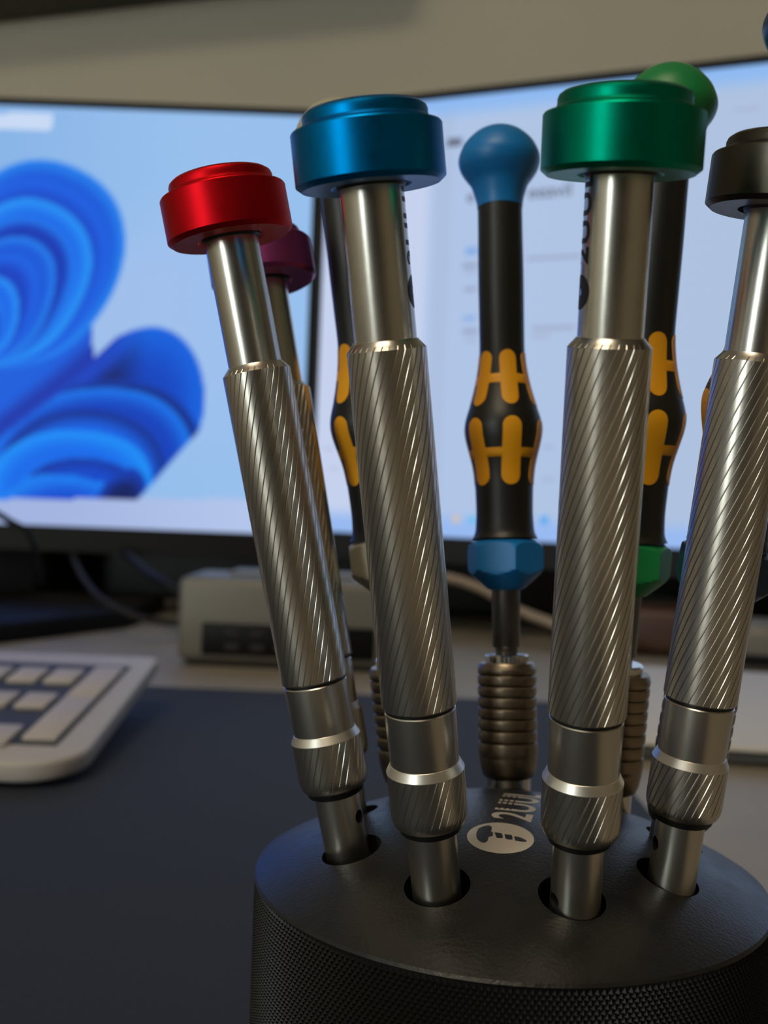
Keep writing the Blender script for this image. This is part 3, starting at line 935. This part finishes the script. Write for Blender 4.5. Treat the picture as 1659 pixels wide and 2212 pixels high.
# pale keyboard at the left: tilted plate
def keyboard():
    tilt = radians(6)
    near = Vector((-119.0, 352.0, 12.0))       # a point on the upper surface near the front right corner
    n = Vector((0, -sin(tilt), cos(tilt)))
    def on(px, py):
        p = at_plane(px, py, near, n); d = p-near
        return d.x, d.y*cos(tilt)+d.z*sin(tilt)
    root = empty('keyboard', Matrix.Translation(near*MM) @ Matrix.Rotation(tilt, 4, 'X'))
    tag(root, 'pale keyboard lying on the desk at the left edge', 'keyboard')
    xr = on(343, 1421)[0]; yb = on(300, 1417)[1]; xn, yn = on(140, 1652)
    fr = on(60, 1648)
    # outline with a rounded near corner; x right edge runs straight back
    x_right_near = on(215, 1590)[0]
    xl = -430.0
    y0 = on(60, 1650)[1]
    rr = 20.0
    xe = max(x_right_near, xr)
    pts = [(xl, y0)]
    for k in range(0, 9):
        t = -pi/2+pi/2*k/8
        pts.append((x_right_near-rr+rr*cos(t), y0+rr+rr*sin(t)))
    for k in range(0, 5):
        t = pi/2*k/4
        pts.append((xr-5+5*cos(t), yb-5+5*sin(t)))
    pts.append((xl, yb))
    bm = bmesh.new()
    f = bm.faces.new([bm.verts.new((x, y, 0)) for x, y in pts])
    r = bmesh.ops.extrude_face_region(bm, geom=[f])
    bmesh.ops.translate(bm, vec=(0, 0, -7), verts=[v for v in r['geom'] if isinstance(v, bmesh.types.BMVert)])
    bmesh.ops.recalc_face_normals(bm, faces=bm.faces)
    bevel_all(bm, 1.5, 3, 50)
    bm_obj('case', bm, M['kb'], root, smooth=True)
    # well area
    def quad_prism(name, P, z0, z1, material, parent, bev=0.0):
        bm = bmesh.new()
        f = bm.faces.new([bm.verts.new((x, y, z0)) for x, y in P])
        r = bmesh.ops.extrude_face_region(bm, geom=[f])
        bmesh.ops.translate(bm, vec=(0, 0, z1-z0), verts=[v for v in r['geom'] if isinstance(v, bmesh.types.BMVert)])
        bmesh.ops.recalc_face_normals(bm, faces=bm.faces)
        if bev: bevel_all(bm, bev, 2)
        return bm_obj(name, bm, material, parent, smooth=bool(bev))
    wr_t = on(288, 1441); wr_b = on(78, 1600)
    xw = (wr_t[0])
    yt = wr_t[1]; ybm = on(20, 1608)[1]
    quad_prism('key_well', [(xl+12, ybm), (xw-1, ybm), (xw-1, yt), (xl+12, yt)], -0.5, 0.35, M['kbwell'], root)
    # tall keys of the last column, then rows of keys to the left
    pitch = on(225, 1437)[0]-on(147, 1437)[0]
    kt = yt-2.2
    kx = xw-2.2
    rows_ = [(on(0, 1447)[1], on(0, 1476)[1]), (on(0, 1502)[1], on(0, 1532)[1]), (on(0, 1590)[1]+8, on(0, 1590)[1]-12)]
    yk = rows_
    tall_bottom = ybm+3
    for c in range(0, 14):
        x1 = kx-c*pitch; x0 = x1-pitch+3.4
        if c == 0:
            hm = (kt+tall_bottom)/2
            for (a, b) in ((tall_bottom, hm-0.3), (hm+0.3, kt-5)):
                quad_prism('key', [(x0, a), (x1, a), (x1, b), (x0, b)], 0.3, 1.9, M['key'], root, 0.5)
            continue
        for (b, a) in rows_:
            quad_prism('key', [(x0, a), (x1, a), (x1, b), (x0, b)], 0.3, 1.9, M['key'], root, 0.5)
    for sx in (-70, -360):
        quad_prism('rear_foot', [(sx, yb-16), (sx+30, yb-16), (sx+30, yb-10), (sx, yb-10)], -6.8, -22, M['rubber'], root)
keyboard()

# pale slab at the right
def slab():
    zt = 9.0
    c1 = at_z(1368, 1597, zt); c2 = at_z(1659, 1616, zt); c3 = at_z(1380, 1412, zt)
    ux = (c2-c1); ux.z = 0; ux.normalize(); uy = Vector((-ux.y, ux.x, 0))
    org = c1-ux*16
    D = (c3-c1).dot(uy)
    ang = math.atan2(ux.y, ux.x)
    root = empty('closed_laptop', Matrix.Translation(Vector((org.x, org.y, 0.1))*MM) @ Matrix.Rotation(ang, 4, 'Z'))
    tag(root, 'thin pale grey slab like a closed laptop, right of the holder', 'laptop')
    W = 320.0; D = min(D, 215.0)
    bm = bmesh.new(); box_bm(bm, (W/2, D/2+1.5, 3.6), (W-3, D-3, 4.6)); bevel_all(bm, 1.0, 3)
    bm_obj('base', bm, M['laptop_shadow'], root, smooth=True)
    bm = bmesh.new(); box_bm(bm, (W/2, D/2, 7.7), (W, D, 2.3)); bevel_all(bm, 0.9, 3)
    bm_obj('lid', bm, M['slab'], root, smooth=True)
    for x in (30, W-30):
        for y in (20, D-20): local_box('rubber_foot', (x, y, 0.7), (14, 8, 1.3), M['rubber'], root)
slab()

# cables
tag(tube('cable', [tuple(at_plane(px, py, (0, y, 0), (0, 1, 0))) for px, py, y in ((860, 1240, 800), (960, 1247, 790), (1040, 1272, 780), (1120, 1318, 765), (1210, 1352, 750), (1300, 1385, 730), (1360, 1396, 715))], 3.6, M['cable_beige']),
    'beige cable drooping under the monitors between the steel drivers', 'cable')
def plane_pts(L): return [tuple(at_plane(px, py, (0, y, 0), (0, 1, 0))) for px, py, y in L]
tag(tube('cable', plane_pts(((150, 1170, 900), (170, 1230, 800), (215, 1290, 740), (290, 1330, 720), (370, 1345, 730), (420, 1340, 770))), 2.2, mat('grey_cable', (0.025, 0.022, 0.02), 0.6, spec=0.2)),
    'thin dark grey cable looping behind the grey hub', 'cable')
tag(tube('cable', plane_pts(((250, 1170, 880), (310, 1230, 780), (370, 1270, 730), (440, 1330, 740))), 3.5, M['cable_black']),
    'thick black cable slanting down behind the grey hub', 'cable')
tag(tube('cable', plane_pts(((-60, 1090, 640), (-10, 1108, 640), (25, 1128, 640), (60, 1150, 640), (80, 1200, 650), (90, 1260, 700))), 2.0, M['cable_black']),
    'black cable crossing the lower left corner of the left screen', 'cable')

# brown pouch and small router on the right
def lumpy(name, c, s, material, label, cat, rz=0):
    root = empty(name, Matrix.Translation(Vector((c[0], c[1], 0.1))*MM) @ Matrix.Rotation(rz, 4, 'Z'))
    tag(root, label, cat)
    bm = bmesh.new(); box_bm(bm, (0, 0, s[2]/2), s); bevel_all(bm, min(s)*0.28, 5)
    bm_obj('body', bm, material, root, smooth=True)
    return root
p = at_plane(1395, 1400, (0, 760, 0), (0, 1, 0))
r_ = lumpy('pouch', (p.x, 760), (80, 40, 36), M['brown'], 'reddish brown pouch behind the green knobbed driver', 'pouch', radians(-15))
bm = bmesh.new(); box_bm(bm, (0, -20, 41), (100, 3, 2)); bm_obj('zip', bm, M['dark_plastic'], r_)
p = at_plane(1690, 1420, (0, 690, 0), (0, 1, 0))
r_ = lumpy('network_box', (p.x-6, 690), (110, 50, 34), M['hub'], 'small grey box with a red light at the right edge', 'box', radians(-15))
local_box('indicator_light', (-40, -25.2, 18), (5, 1.2, 3), M['led'], r_)
local_box('front_panel', (5, -25, 10), (80, 1.0, 7), M['port'], r_)
